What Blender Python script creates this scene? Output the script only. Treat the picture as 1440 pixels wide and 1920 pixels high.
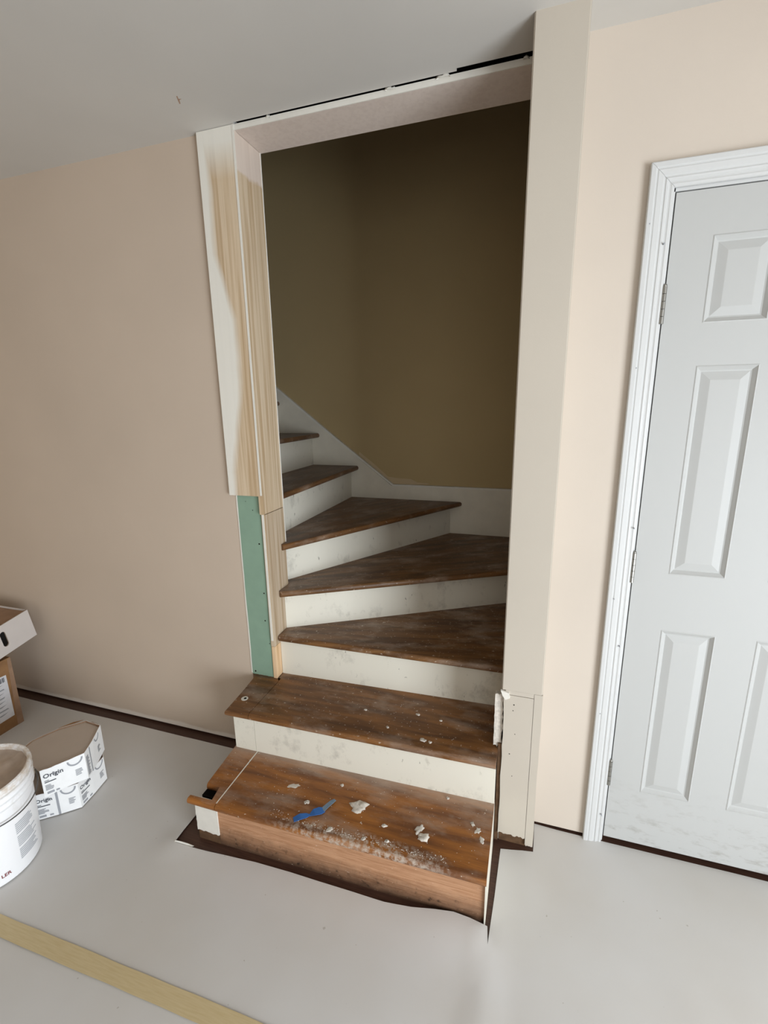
import bpy, bmesh, math, random
from mathutils import Vector, Matrix, noise
from mathutils.geometry import delaunay_2d_cdt

for _o in list(bpy.data.objects):
    bpy.data.objects.remove(_o)
sc = bpy.context.scene
col = sc.collection
R = math.radians

# ------------------------------------------------------------------ camera
CAM_H = 1.535
yaw, pit, rol, FPX = -0.31152, -0.230466, -0.015637, 867.9
fw = Vector((math.sin(yaw) * math.cos(pit), math.cos(yaw) * math.cos(pit), math.sin(pit)))
r0 = Vector((math.cos(yaw), -math.sin(yaw), 0))
u0 = r0.cross(fw)
rt = math.cos(rol) * r0 + math.sin(rol) * u0
up = -math.sin(rol) * r0 + math.cos(rol) * u0
cam = bpy.data.cameras.new('camera')
cam.sensor_fit = 'HORIZONTAL'
cam.sensor_width = 36
cam.lens = FPX / 1440 * 36
cam.clip_start = 0.02
co = bpy.data.objects.new('camera', cam)
col.objects.link(co)
M = Matrix((rt, up, -fw)).transposed().to_4x4()
M.translation = Vector((0, 0, CAM_H))
co.matrix_world = M
sc.camera = co

# ------------------------------------------------------------------ world, window daylight, exposure
w = bpy.data.worlds.new('sky')
sc.world = w
w.use_nodes = True
bg = w.node_tree.nodes['Background']
bg.inputs[0].default_value = (0.75, 0.86, 1.0, 1)
bg.inputs[1].default_value = 1.0


def window_light(name, loc, rot, sx, sy, power, color):
    l = bpy.data.lights.new(name, 'AREA')
    l.shape = 'RECTANGLE'
    l.size, l.size_y, l.energy, l.color = sx, sy, power, color
    o = bpy.data.objects.new(name, l)
    col.objects.link(o)
    o.location = loc
    o.rotation_euler = rot
    return o


# daylight entering through the window in the right-hand wall and the patio opening behind the viewer
window_light('daylight_right', (2.18, -0.75, 0.84), (0, R(90), 0), 1.5, 1.9, 128, (0.86, 0.93, 1.0))
window_light('daylight_rear', (0.75, -3.62, 1.15), (R(90), 0, 0), 2.3, 2.1, 13, (1.0, 0.93, 0.82))
sc.view_settings.view_transform = 'Standard'
sc.view_settings.look = 'None'
sc.view_settings.gamma = 1
sc.view_settings.use_curve_mapping = False
sc.view_settings.exposure = 0.10


# ------------------------------------------------------------------ materials
def lin(c):
    return tuple(((v / 255) / 12.92 if v / 255 <= 0.04045 else (((v / 255) + 0.055) / 1.055) ** 2.4) for v in c) + (1,)


class NT:
    def __init__(s, name):
        s.m = bpy.data.materials.new(name)
        s.m.use_nodes = True
        s.t = s.m.node_tree
        s.b = s.t.nodes['Principled BSDF']

    def n(s, kind, **kw):
        nd = s.t.nodes.new(kind)
        for k, v in kw.items():
            if k in nd.inputs:
                nd.inputs[k].default_value = v
            else:
                setattr(nd, k, v)
        return nd

    def l(s, a, b):
        s.t.links.new(a, b)

    def pos(s):
        return s.n('ShaderNodeNewGeometry').outputs['Position']

    def uv(s):
        return s.n('ShaderNodeUVMap').outputs['UV']

    def mapping(s, vec, scale=(1, 1, 1), loc=(0, 0, 0), rot=(0, 0, 0)):
        m = s.n('ShaderNodeMapping')
        m.inputs['Scale'].default_value = scale
        m.inputs['Location'].default_value = loc
        m.inputs['Rotation'].default_value = rot
        s.l(vec, m.inputs['Vector'])
        return m.outputs[0]

    def noise(s, vec, scale, detail=3, rough=0.5, dist=0):
        nd = s.n('ShaderNodeTexNoise')
        nd.inputs['Scale'].default_value = scale
        nd.inputs['Detail'].default_value = detail
        nd.inputs['Roughness'].default_value = rough
        nd.inputs['Distortion'].default_value = dist
        s.l(vec, nd.inputs['Vector'])
        return nd.outputs['Fac']

    def ramp(s, fac, p0, p1, c0=(0, 0, 0, 1), c1=(1, 1, 1, 1)):
        nd = s.n('ShaderNodeValToRGB')
        e = nd.color_ramp.elements
        e[0].position, e[1].position = p0, p1
        e[0].color, e[1].color = c0, c1
        s.l(fac, nd.inputs[0])
        return nd.outputs[0]

    def mix(s, fac, a, b):
        nd = s.n('ShaderNodeMix', data_type='RGBA')
        if isinstance(fac, (int, float)):
            nd.inputs[0].default_value = fac
        else:
            s.l(fac, nd.inputs[0])
        for i, v in ((6, a), (7, b)):
            if isinstance(v, tuple):
                nd.inputs[i].default_value = v
            else:
                s.l(v, nd.inputs[i])
        return nd.outputs[2]

    def math(s, op, a, b=None):
        nd = s.n('ShaderNodeMath', operation=op)
        for i, v in ((0, a), (1, b)):
            if v is None:
                continue
            if isinstance(v, (int, float)):
                nd.inputs[i].default_value = v
            else:
                s.l(v, nd.inputs[i])
        return nd.outputs[0]

    def sep(s, vec):
        nd = s.n('ShaderNodeSeparateXYZ')
        s.l(vec, nd.inputs[0])
        return nd.outputs

    def range(s, v, a, b):
        nd = s.n('ShaderNodeMapRange')
        nd.inputs[1].default_value = a
        nd.inputs[2].default_value = b
        s.l(v, nd.inputs[0])
        return nd.outputs[0]

    def bump(s, h, strength=0.1, dist=0.002):
        nd = s.n('ShaderNodeBump')
        nd.inputs['Strength'].default_value = strength
        nd.inputs['Distance'].default_value = dist
        s.l(h, nd.inputs['Height'])
        s.l(nd.outputs[0], s.b.inputs['Normal'])

    def done(s, c, rough=0.6, spec=0.35):
        if isinstance(c, tuple):
            s.b.inputs['Base Color'].default_value = c
        else:
            s.l(c, s.b.inputs['Base Color'])
        s.b.inputs['Roughness'].default_value = rough
        s.b.inputs['Specular IOR Level'].default_value = spec
        return s.m


def plain(name, c, rough=0.6, spec=0.35, metal=0, var=0.0, vscale=6, bump=0.0, bscale=200):
    t = NT(name)
    p = t.pos()
    colr = lin(c)
    if var:
        d = tuple(x * (1 - var) for x in colr[:3]) + (1,)
        colr = t.mix(t.ramp(t.noise(p, vscale, 4), .35, .7), colr, d)
    if bump:
        t.bump(t.noise(p, bscale, 2), bump)
    t.b.inputs['Metallic'].default_value = metal
    return t.done(colr, rough, spec)


def wall_paint(name, c, lowstrip=None, spots=False):
    t = NT(name)
    p = t.pos()
    colr = tuple(x * .86 for x in lin(c)[:3]) + (1,)
    d = tuple(x * .93 for x in colr[:3]) + (1,)
    colr = t.mix(t.ramp(t.noise(p, 1.7, 3), .35, .7), colr, d)
    if lowstrip:
        z = t.sep(p)[2]
        wob = t.math('MULTIPLY', t.noise(p, 9, 3), .03)
        zz = t.math('ADD', z, wob)
        colr = t.mix(t.range(zz, .052, .040), colr, lin(lowstrip))
    t.bump(t.noise(p, 260, 2), .12, .001)
    return t.done(colr, .75, .2)


M_WALL = wall_paint('pink_beige_wall_paint', (215, 197, 178), (222, 212, 200))
M_DWALL = wall_paint('cream_wall_paint', (224, 211, 196))
M_COLUMN = wall_paint('greige_wall_paint', (207, 197, 182))
M_CEIL = wall_paint('white_ceiling_paint', (220, 216, 209))
M_WELL = wall_paint('dark_taupe_wall_paint', (196, 173, 129))
M_ROOM = wall_paint('plain_room_wall_paint', (224, 200, 170))
M_BLACK = plain('shade_black', (18, 15, 13), .9, .1)  # near-black that puts the shade of unlit hollows into the colour
M_PLASTER = plain('white_plaster', (222, 214, 202), .85, .2, var=.30, vscale=90, bump=.3, bscale=300)
M_PRIMER = plain('white_primer', (226, 222, 212), .7, .2, var=.06, vscale=30)
M_CAULK = plain('white_caulk', (228, 222, 208), .6, .3)
M_GREEN = plain('green_drywall', (136, 162, 142), .8, .2, var=.06, vscale=18, bump=.06)
M_HOLE = plain('dark_hole', (25, 20, 16), .9, .1)
M_DOOR = None
M_HINGE = plain('brushed_nickel', (150, 148, 142), .4, .5, metal=.85)
M_TRIM = plain('white_gloss_trim_paint', (205, 205, 203), .4, .4, var=.02)
M_BLUE = plain('blue_painters_tape', (56, 108, 178), .6, .3, var=.1, vscale=50)
M_BLUEGREY = plain('dusty_blue_tape', (120, 140, 158), .7, .3, var=.2, vscale=80)
M_BUCKET = None
M_COMPOUND = plain('dried_compound', (196, 178, 162), .9, .15, var=.28, vscale=16, bump=.5, bscale=40)
M_WIRE = plain('steel_wire', (120, 120, 120), .35, .5, metal=.9)
M_INK = plain('grey_print', (158, 160, 165), .7, .2)
M_INKD = plain('dark_print', (84, 86, 92), .7, .2)
M_INKR = plain('maroon_print', (128, 62, 62), .7, .2)
M_CARTON = plain('white_printed_carton', (244, 244, 243), .65, .25, var=.05, vscale=25)
M_KRAFT = plain('kraft_board', (158, 128, 104), .85, .15, var=.2, vscale=22, bump=.1)
M_KRAFTD = plain('brown_kraft_board', (156, 118, 82), .8, .15, var=.28, vscale=14, bump=.1)
M_GREYBOARD = plain('grey_brown_chipboard', (190, 176, 163), .9, .15, var=.06, vscale=12)
M_TRAY = plain('white_carton_outside', (204, 196, 190), .7, .2, var=.05, vscale=15)
M_LABEL = plain('paper_label', (222, 222, 226), .7, .2, var=.1, vscale=40)


def m_door():
    t = NT('off_white_door_paint')
    p = t.pos()
    z = t.sep(p)[2]
    c = lin((185, 185, 182))
    low = t.range(z, .30, .05)
    sm = t.ramp(t.noise(t.mapping(p, (1, 1, 2.2)), 16, 5, .65), .52, .72)
    c2 = t.mix(t.math('MULTIPLY', t.math('MULTIPLY', sm, low), .7), c, lin((146, 140, 132)))
    t.bump(t.noise(t.mapping(p, (1, 1, .12)), 260, 2), .05, .001)
    return t.done(c2, .5, .35)


M_DOOR = m_door()


def m_bucket():
    t = NT('white_bucket_plastic')
    p = t.pos()
    z = t.sep(p)[2]
    c = lin((246, 246, 247))
    n = t.noise(p, 34, 4, .6)
    rim = t.math('MULTIPLY', t.range(z, .315, .335), t.ramp(n, .40, .62))
    c = t.mix(t.math('MULTIPLY', rim, .8), c, lin((206, 190, 170)))
    drip = t.math('MULTIPLY', t.range(z, .22, .30), t.ramp(t.noise(t.mapping(p, (1, 1, .5)), 22, 4, .6), .58, .70))
    c = t.mix(t.math('MULTIPLY', drip, .6), c, lin((206, 198, 184)))
    return t.done(c, .38, .45)


M_BUCKET = m_bucket()


def m_paper():
    t = NT('white_floor_paper')
    p = t.pos()
    c = lin((208, 206, 203))
    c = t.mix(t.ramp(t.noise(p, 2.2, 3), .4, .7), c, lin((203, 199, 193)))
    sp = t.ramp(t.noise(p, 55, 2), .755, .775)
    c = t.mix(t.math('MULTIPLY', sp, .5), c, lin((150, 140, 128)))
    t.bump(t.noise(p, 90, 3), .05, .001)
    return t.done(c, .55, .3)


M_PAPER = m_paper()


def m_mask_tape():
    t = NT('tan_paper_tape')
    p = t.pos()
    c = t.mix(t.ramp(t.noise(t.mapping(p, (3, 40, 1)), 6, 3), .35, .7), lin((204, 186, 146)), lin((196, 176, 134)))
    return t.done(c, .6, .3)


M_TAPE = m_mask_tape()


def m_floor():
    t = NT('dark_espresso_floor')
    p = t.pos()
    g = t.noise(t.mapping(p, (3, 60, 1)), 5, 4)
    c = t.mix(t.ramp(g, .3, .7), lin((58, 38, 30)), lin((82, 56, 44)))
    return t.done(c, .45, .4)


M_FLOOR = m_floor()


def m_tread(name, base, dark, dust=.5, specks=.69, k=0.0, lowest=False):
    t = NT(name)
    u = t.uv()
    big = t.noise(t.mapping(u, (1.2, 9, 1), (k, k, 0)), 3, 3, .5, .3)
    grain = t.noise(t.mapping(u, (6, 190, 1), (k, k, 0)), 3.2, 5, .65, .4)
    c = t.mix(t.ramp(big, .36, .64), lin(dark), lin(base))
    c = t.mix(t.math('MULTIPLY', t.ramp(grain, .42, .68), .45), c, tuple(x * .45 for x in lin(dark)[:3]) + (1,))
    # rubbed-in plaster dust, scratches and specks
    d1 = t.ramp(t.noise(t.mapping(u, (1, 2, 1), (k * 3, 7, 0)), 4.5, 5, .65), .50, .78)
    d2 = t.ramp(t.noise(t.mapping(u, (9, 70, 1), (k, 3, 0)), 5, 4, .7), .56, .74)
    c = t.mix(t.math('MULTIPLY', d1, dust), c, lin((176, 158, 142)))
    c = t.mix(t.math('MULTIPLY', t.math('MULTIPLY', d2, d1), .5), c, lin((214, 200, 186)))
    s1 = t.ramp(t.noise(t.mapping(u, (1, 1.3, 1), (k * 5, 1, 0)), 75, 2, .5), specks, specks + .03)
    s2 = t.ramp(t.noise(t.mapping(u, (1, 1, 1), (k * 2, 4, 0)), 28, 4, .6), specks + .005, specks + .04)
    c = t.mix(t.math('MULTIPLY', s1, .7 if lowest else .42), c, lin((214, 202, 186)))
    c = t.mix(t.math('MULTIPLY', s2, .7), c, lin((205, 192, 176)))
    if lowest:       # trodden-in plaster along the nosing, pale haze at the foot of the riser
        p = t.pos()
        q = t.sep(p)
        yy = t.math('SUBTRACT', q[1], t.math('MULTIPLY', q[0], .012))
        wob = t.math('MULTIPLY', t.math('SUBTRACT', t.noise(p, 14, 4), .5), .05)
        band = t.math('MULTIPLY', t.range(t.math('ADD', yy, wob), 1.140, 1.105), t.math('MULTIPLY', t.range(q[0], -.80, -.60), t.range(q[0], -.14, -.26)))
        c = t.mix(t.math('MULTIPLY', t.math('MULTIPLY', band, t.ramp(t.noise(p, 60, 5, .7), .44, .60)), .8), c, lin((190, 178, 164)))
        back = t.range(t.math('ADD', yy, t.math('MULTIPLY', t.noise(t.mapping(p, (2, 6, 1)), 5, 5, .65), .10)), 1.345, 1.42)
        c = t.mix(t.math('MULTIPLY', back, .6), c, lin((188, 170, 154)))
    t.bump(t.math('ADD', grain, t.math('MULTIPLY', s2, 3)), .15, .001)
    return t.done(c, .42, .4)


M_TREAD = [m_tread('worn_oak_tread_%d' % i, b, d, du, s, i * 1.37, f) for i, (b, d, du, s, f) in enumerate([
    ((164, 104, 46), (112, 68, 34), .55, .70, True),
    ((140, 94, 50), (92, 60, 34), .62, .68, False),
    ((134, 94, 54), (92, 62, 37), .9, .66, False),
    ((130, 92, 54), (90, 62, 37), .8, .67, False),
    ((126, 88, 52), (88, 60, 37), .7, .68, False),
    ((122, 86, 53), (86, 59, 37), .55, .69, False),
])]


def m_oak_riser():
    t = NT('oak_riser_scuffed')
    p = t.pos()
    z = t.sep(p)[2]
    grain = t.noise(t.mapping(p, (1.6, 20, 26)), 5, 5, .6, 1.0)
    c = t.mix(t.ramp(grain, .38, .66), lin((190, 146, 112)), lin((164, 118, 84)))
    n = t.noise(t.mapping(p, (1, 1, 1)), 26, 5, .65)
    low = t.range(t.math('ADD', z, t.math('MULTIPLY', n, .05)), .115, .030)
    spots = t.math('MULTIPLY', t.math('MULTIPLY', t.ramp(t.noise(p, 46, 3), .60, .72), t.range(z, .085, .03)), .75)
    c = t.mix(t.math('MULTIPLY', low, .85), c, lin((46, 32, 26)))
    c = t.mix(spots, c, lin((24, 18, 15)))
    sc_ = t.ramp(t.noise(t.mapping(p, (30, 30, 60)), 3, 4, .7), .66, .70)
    c = t.mix(t.math('MULTIPLY', sc_, .6), c, lin((222, 206, 190)))
    t.bump(grain, .12, .001)
    return t.done(c, .55, .3)


M_OAKR = m_oak_riser()


def m_riser():
    t = NT('cream_painted_riser')
    p = t.pos()
    c = lin((224, 219, 204))
    s1 = t.ramp(t.noise(t.mapping(p, (1, 1, .6)), 13, 6, .7), .60, .74)
    c = t.mix(t.math('MULTIPLY', s1, .55), c, lin((150, 142, 126)))
    s0 = t.ramp(t.noise(t.mapping(p, (1, 1, .8), (2.3, 0, .7)), 6.5, 7, .72), .57, .70)
    c = t.mix(t.math('MULTIPLY', s0, .38), c, lin((140, 134, 122)))
    s2 = t.ramp(t.noise(t.mapping(p, (1.5, 1.5, .7)), 34, 3, .6), .70, .735)
    c = t.mix(t.math('MULTIPLY', s2, .7), c, lin((96, 92, 84)))
    t.bump(t.noise(p, 120, 2), .06, .001)
    return t.done(c, .55, .3)


M_RISER = m_riser()
M_SKIRT = plain('white_painted_skirt', (226, 220, 204), .55, .3, var=.1, vscale=9)


def m_poplar(name, masked, tint=(0, 0, 0)):
    t = NT(name)
    p = t.pos()
    s = t.sep(p)
    a = tuple(v + k for v, k in zip((212, 192, 164), tint))
    b = tuple(v + k for v, k in zip((184, 158, 124), tint))
    g = t.noise(t.mapping(p, (34, 34, .7)), 2.0, 3, .5, .35)
    f = t.noise(t.mapping(p, (240, 240, 4)), 2, 3)
    c = t.mix(t.ramp(g, .42, .66), lin(a), lin(b))
    c = t.mix(t.math('MULTIPLY', t.ramp(f, .4, .7), .22), c, lin((168, 138, 104)))
    if masked == 'casing':       # primer brushed over the left edge and the top
        wob = t.math('MULTIPLY', t.math('SUBTRACT', t.noise(t.mapping(p, (4, 4, 1.6)), 1.6, 3), .5), .10)
        drift = t.math('MULTIPLY', t.math('MULTIPLY', t.range(s[2], 2.06, 1.84), t.range(s[2], 1.28, 1.62)), .062)
        wob = t.math('MULTIPLY', wob, .55)
        xx = t.math('SUBTRACT', t.math('ADD', s[0], wob), drift)
        m1 = t.range(xx, -1.102, -1.130)
        m2 = t.range(t.math('ADD', s[2], wob), 2.29, 2.40)
        m = t.math('MAXIMUM', m1, m2)
        c = t.mix(t.math('MULTIPLY', m, .9), c, lin((232, 230, 221)))
    if masked == 'head':
        c = t.mix(.72, c, lin((226, 214, 208)))
    if masked == 'reveal':
        m2 = t.range(t.math('ADD', s[2], t.math('MULTIPLY', t.noise(p, 18, 2), .04)), 2.325, 2.335)
        c = t.mix(t.math('MULTIPLY', m2, .75), c, lin((222, 208, 198)))
    t.bump(f, .05, .001)
    return t.done(c, .6, .3)


M_CASEW = m_poplar('primed_poplar_casing', 'casing')
M_HEADW = m_poplar('whitewashed_head_board', 'head')
M_REVW = m_poplar('bare_poplar_jamb', 'reveal')
M_REVW2 = m_poplar('bare_poplar_jamb_darker', None, (-10, -8, -4))
M_REVW3 = m_poplar('bare_pine_block', None, (16, 4, -6))
M_OLDWOOD = plain('old_bare_wood', (104, 78, 56), .85, .2, var=.4, vscale=40)


# ------------------------------------------------------------------ object helpers
def tag(o, label=None, cat=None, group=None, kind=None):
    if label:
        o['label'] = label
    if cat:
        o['category'] = cat
    if group:
        o['group'] = group
    if kind:
        o['kind'] = kind
    return o


def thing(name, loc, label, cat, group=None, rot=(0, 0, 0)):
    o = bpy.data.objects.new(name, None)
    o.empty_display_size = .1
    col.objects.link(o)
    o.location = loc
    o.rotation_euler = rot
    return tag(o, label, cat, group)


def world_loc(o):
    v = Vector((0, 0, 0))
    while o:
        v += o.location
        o = o.parent
    return v


def link(name, me, mats, parent=None, smooth=False, origin=None, local=False):
    """verts are in world space; re-based on the parent's (or own) origin"""
    if not isinstance(mats, (list, tuple)):
        mats = [mats]
    for m in mats:
        me.materials.append(m)
    o = bpy.data.objects.new(name, me)
    col.objects.link(o)
    if not local:
        if origin is None:
            zs = [v.co.z for v in me.vertices]
            xs = [v.co.x for v in me.vertices]
            ys = [v.co.y for v in me.vertices]
            origin = ((min(xs) + max(xs)) / 2, (min(ys) + max(ys)) / 2, min(zs))
        origin = Vector(origin)
        me.transform(Matrix.Translation(-origin))
        o.location = origin - (world_loc(parent) if parent else Vector((0, 0, 0)))
    if parent:
        o.parent = parent
    if smooth:
        for f in me.polygons:
            f.use_smooth = True
    return o


def bm_mesh(bm, name):
    bmesh.ops.recalc_face_normals(bm, faces=bm.faces[:])
    me = bpy.data.meshes.new(name)
    bm.to_mesh(me)
    bm.free()
    return me


def add_box(bm, a, b):
    (x0, y0, z0), (x1, y1, z1) = a, b
    vs = [bm.verts.new(p) for p in ((x0, y0, z0), (x1, y0, z0), (x1, y1, z0), (x0, y1, z0), (x0, y0, z1), (x1, y0, z1), (x1, y1, z1), (x0, y1, z1))]
    for f in ((0, 3, 2, 1), (4, 5, 6, 7), (0, 1, 5, 4), (1, 2, 6, 5), (2, 3, 7, 6), (3, 0, 4, 7)):
        bm.faces.new([vs[i] for i in f])
    return vs


def box(name, a, b, mat, parent=None, bev=0, smooth=False):
    bm = bmesh.new()
    add_box(bm, a, b)
    if bev:
        bmesh.ops.bevel(bm, geom=bm.edges[:], offset=bev, segments=2, affect='EDGES', profile=.5)
    return link(name, bm_mesh(bm, name), mat, parent, smooth)


def boxes(name, lst, mat, parent=None):
    bm = bmesh.new()
    for a, b in lst:
        add_box(bm, a, b)
    return link(name, bm_mesh(bm, name), mat, parent)


def prism(name, poly, axis, d0, d1, mat, parent=None, bev=0):
    """polygon in the two other axes, extruded along axis from d0 to d1"""
    def P(p, d):
        return {'x': (d, p[0], p[1]), 'y': (p[0], d, p[1]), 'z': (p[0], p[1], d)}[axis]
    bm = bmesh.new()
    A = [bm.verts.new(P(p, d0)) for p in poly]
    B = [bm.verts.new(P(p, d1)) for p in poly]
    bm.faces.new(A)
    bm.faces.new(B)
    n = len(poly)
    for i in range(n):
        bm.faces.new((A[i], A[(i + 1) % n], B[(i + 1) % n], B[i]))
    if bev:
        bmesh.ops.bevel(bm, geom=bm.edges[:], offset=bev, segments=2, affect='EDGES', profile=.5)
    return link(name, bm_mesh(bm, name), mat, parent)


def tube(name, pts, r, mat, parent=None, n=8):
    bm = bmesh.new()
    pts = [Vector(p) for p in pts]
    rings = []
    for i, p in enumerate(pts):
        t = (pts[min(i + 1, len(pts) - 1)] - pts[max(i - 1, 0)]).normalized()
        a = t.orthogonal().normalized() if not rings else (rings[-1][1] - t * rings[-1][1].dot(t)).normalized()
        b = t.cross(a)
        rings.append(([bm.verts.new(p + r * (math.cos(k * 2 * math.pi / n) * a + math.sin(k * 2 * math.pi / n) * b)) for k in range(n)], a))
    for (A, _), (B, _) in zip(rings, rings[1:]):
        for k in range(n):
            bm.faces.new((A[k], A[(k + 1) % n], B[(k + 1) % n], B[k]))
    bm.faces.new(rings[0][0])
    bm.faces.new(rings[-1][0])
    return link(name, bm_mesh(bm, name), mat, parent, smooth=True)


# ------------------------------------------------------------------ the room shell
A_Y = 1.567      # face of the wall left of the opening
D_Y = 1.512      # face of the wall that holds the door
C_Y = 1.400      # front of the wall stub right of the opening
CEIL = 2.442
YB = 2.72        # back wall of the stairwell
XL, XR, YR = -3.4, 2.2, -3.6

fl = box('floor', (XL - .1, YR - .1, -.05), (XR + .1, 2.9, 0), M_FLOOR)
tag(fl, 'dark brown wood floor showing along the walls where the paper stops', 'floor', kind='structure')

ce = boxes('ceiling', [((XL, YR, CEIL), (XR, 1.533, CEIL + .012)),
                       ((XL, 1.533, CEIL), (-1.0, 1.60, CEIL + .012)),
                       ((-1.0, 1.533, CEIL), (-.262, 1.5445, CEIL + .012)),
                       ((-.05, 1.533, CEIL), (XR, 1.60, CEIL + .012))], M_CEIL)
tag(ce, 'flat white painted ceiling above the stair opening', 'ceiling', kind='structure')
prism('scuff_mark', [(-1.094, 1.409), (-1.086, 1.392), (-1.077, 1.375), (-1.074, 1.377), (-1.080, 1.388), (-1.072, 1.391), (-1.081, 1.393), (-1.090, 1.408)], 'z', CEIL - .0005, CEIL + .001, plain('tan_scuff', (170, 140, 118), .8, .2), ce)
cav = box('ceiling_framing', (XL - .1, YR - .1, CEIL + .020), (XR + .1, 1.60, CEIL + .25), M_BLACK)  # solid slab closing off the sky, coloured black as shade in the slot
tag(cav, 'ceiling framing coloured black as the shade in the slot above the opening', 'framing', kind='structure')

wl = box('wall_left', (XL, A_Y, .011), (-1.018, 1.700, 5.0), M_WALL)
tag(wl, 'pinkish beige painted wall left of the stair opening', 'wall', kind='structure')
# unpainted skim where the skirting used to be
wr = box('wall_right', (.072, D_Y, .011), (.262, D_Y + .11, CEIL + .02), M_DWALL)
bm = bmesh.new()
bm.from_mesh(wr.data)
o_ = world_loc(wr)
for a, b in (((.262, D_Y, 2.09), (.98, D_Y + .11, CEIL + .02)), ((.98, D_Y, .011), (XR, D_Y + .11, CEIL + .02))):
    add_box(bm, Vector(a) - o_, Vector(b) - o_)
bm.to_mesh(wr.data)
bm.free()
tag(wr, 'cream painted wall around the white panelled door', 'wall', kind='structure')
x_ = box('wall_closet_back', (.1, 2.2, 0), (XR, 2.25, CEIL), M_BLACK)  # black colour stands in for the shade behind the door
tag(x_, 'closet wall behind the panelled door, coloured black in place of shade', 'wall', kind='structure')

x_ = box('wall_room_left', (XL - .1, YR, 0), (XL, A_Y + .2, CEIL + .02), M_ROOM)
tag(x_, 'beige side wall of the room at the far left', 'wall', kind='structure')
x_ = boxes('wall_room_right', [((XR, YR, 0), (XR + .1, -1.70, CEIL + .02)), ((XR, 0.20, 0), (XR + .1, 1.7, CEIL + .02)),
                               ((XR, -1.70, 0), (XR + .1, 0.20, .09)), ((XR, -1.70, 1.60), (XR + .1, 0.20, CEIL + .02))], M_ROOM)
tag(x_, 'beige side wall of the room with a wide window', 'wall', kind='structure')
x_ = boxes('wall_rear', [((XL, YR - .1, 0), (-.45, YR, CEIL + .02)), ((1.95, YR - .1, 0), (XR, YR, CEIL + .02)),
                         ((-.45, YR - .1, 2.22), (1.95, YR, CEIL + .02))], M_ROOM)
tag(x_, 'beige rear wall of the room with a patio opening', 'wall', kind='structure')

# stairwell shell
x_ = box('wall_stairwell_back', (XL, YB, 0), (.2, YB + .1, 5.0), M_WELL)
tag(x_, 'dark taupe painted wall at the back of the stairwell', 'wall', kind='structure')
x_ = box('wall_stairwell_left', (XL - .1, 1.70, 0), (XL, YB + .1, 5.0), M_WELL)
tag(x_, 'taupe wall at the upper end of the stair flight', 'wall', kind='structure')
x_ = box('wall_stairwell_upper', (-1.018, 1.600, CEIL + .006), (.2, 1.715, 5.0), M_WELL)
tag(x_, 'taupe wall above the head of the stair opening', 'wall', kind='structure')
x_ = box('ceiling_stairwell', (XL - .1, 1.56, 5.0), (.3, YB + .1, 5.1), M_CEIL)
tag(x_, 'white ceiling high above the stairwell', 'ceiling', kind='structure')

swb = bpy.data.objects['wall_stairwell_back']
prism('paint_smear', [(-.835, 1.052), (-.80, 1.050), (-.70, 1.049), (-.60, 1.052), (-.585, 1.058), (-.66, 1.062), (-.70, 1.082), (-.78, 1.084), (-.845, 1.092), (-.93, 1.165), (-1.03, 1.242), (-1.035, 1.228), (-.94, 1.145)], 'y', YB - .0006, YB + .002, plain('pale_filler_smear', (196, 176, 142), .8, .2), swb)

# wall stub (end of the stairwell's right-hand wall) with its patched foot
core = box('wall_stub', (-.043, C_Y + .012, .0), (.070, YB + .1, 5.0), M_COLUMN)
tag(core, 'greige wall stub between the stair opening and the door', 'wall', kind='structure')
bm = bmesh.new()
vs = add_box(bm, (-.0525, C_Y, .6135), (.0745, C_Y + .16, CEIL))
bmesh.ops.bevel(bm, geom=[e for e in bm.edges if abs(e.verts[0].co.z - e.verts[1].co.z) > .5], offset=.003, segments=3, affect='EDGES')
link('drywall_face', bm_mesh(bm, 'drywall_face'), M_COLUMN, core)


def rough_panel(name, x0, x1, z0, z1, y0, y1, mat, parent, seed, amp=.0015, n=14, jag=(0, 0, 0, 0)):
    """board with ragged outline: jag = amplitude left, right, bottom, top"""
    rnd = random.Random(seed)
    pts = []
    for i in range(n):
        pts.append((x0 + (x1 - x0) * i / n, z0 + rnd.uniform(-1, 1) * jag[2]))
    for i in range(n):
        pts.append((x1 + rnd.uniform(-1, 1) * jag[1], z0 + (z1 - z0) * i / n))
    for i in range(n):
        pts.append((x1 - (x1 - x0) * i / n, z1 + rnd.uniform(-1, 1) * jag[3]))
    for i in range(n):
        pts.append((x0 + rnd.uniform(-1, 1) * jag[0], z1 - (z1 - z0) * i / n))
    return prism(name, pts, 'y', y0, y1, mat, parent)


rough_panel('drywall_patch', -.0440, .0485, .040, .5955, C_Y + .001, C_Y + .014, M_COLUMN, core, 1, jag=(.0022, 0, .004, 0))
rough_panel('drywall_strip', .0498, .0755, .012, .6120, C_Y + .001, C_Y + .014, M_COLUMN, core, 2, jag=(0, .0012, .003, 0))
rough_panel('drywall_strip', -.040, .0490, .5968, .6120, C_Y + .002, C_Y + .014, M_COLUMN, core, 3, jag=(.001, 0, 0, 0))
box('drywall_side', (.066, C_Y + .012, .012), (.0745, D_Y + .02, .6135), M_COLUMN, core)
box('gap_board', (-.0568, C_Y + .006, 0), (-.0435, C_Y + .022, .40), M_OLDWOOD, core)
box('sole_plate', (-.040, C_Y + .010, 0), (.052, C_Y + .06, .034), M_OLDWOOD, core)


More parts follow.
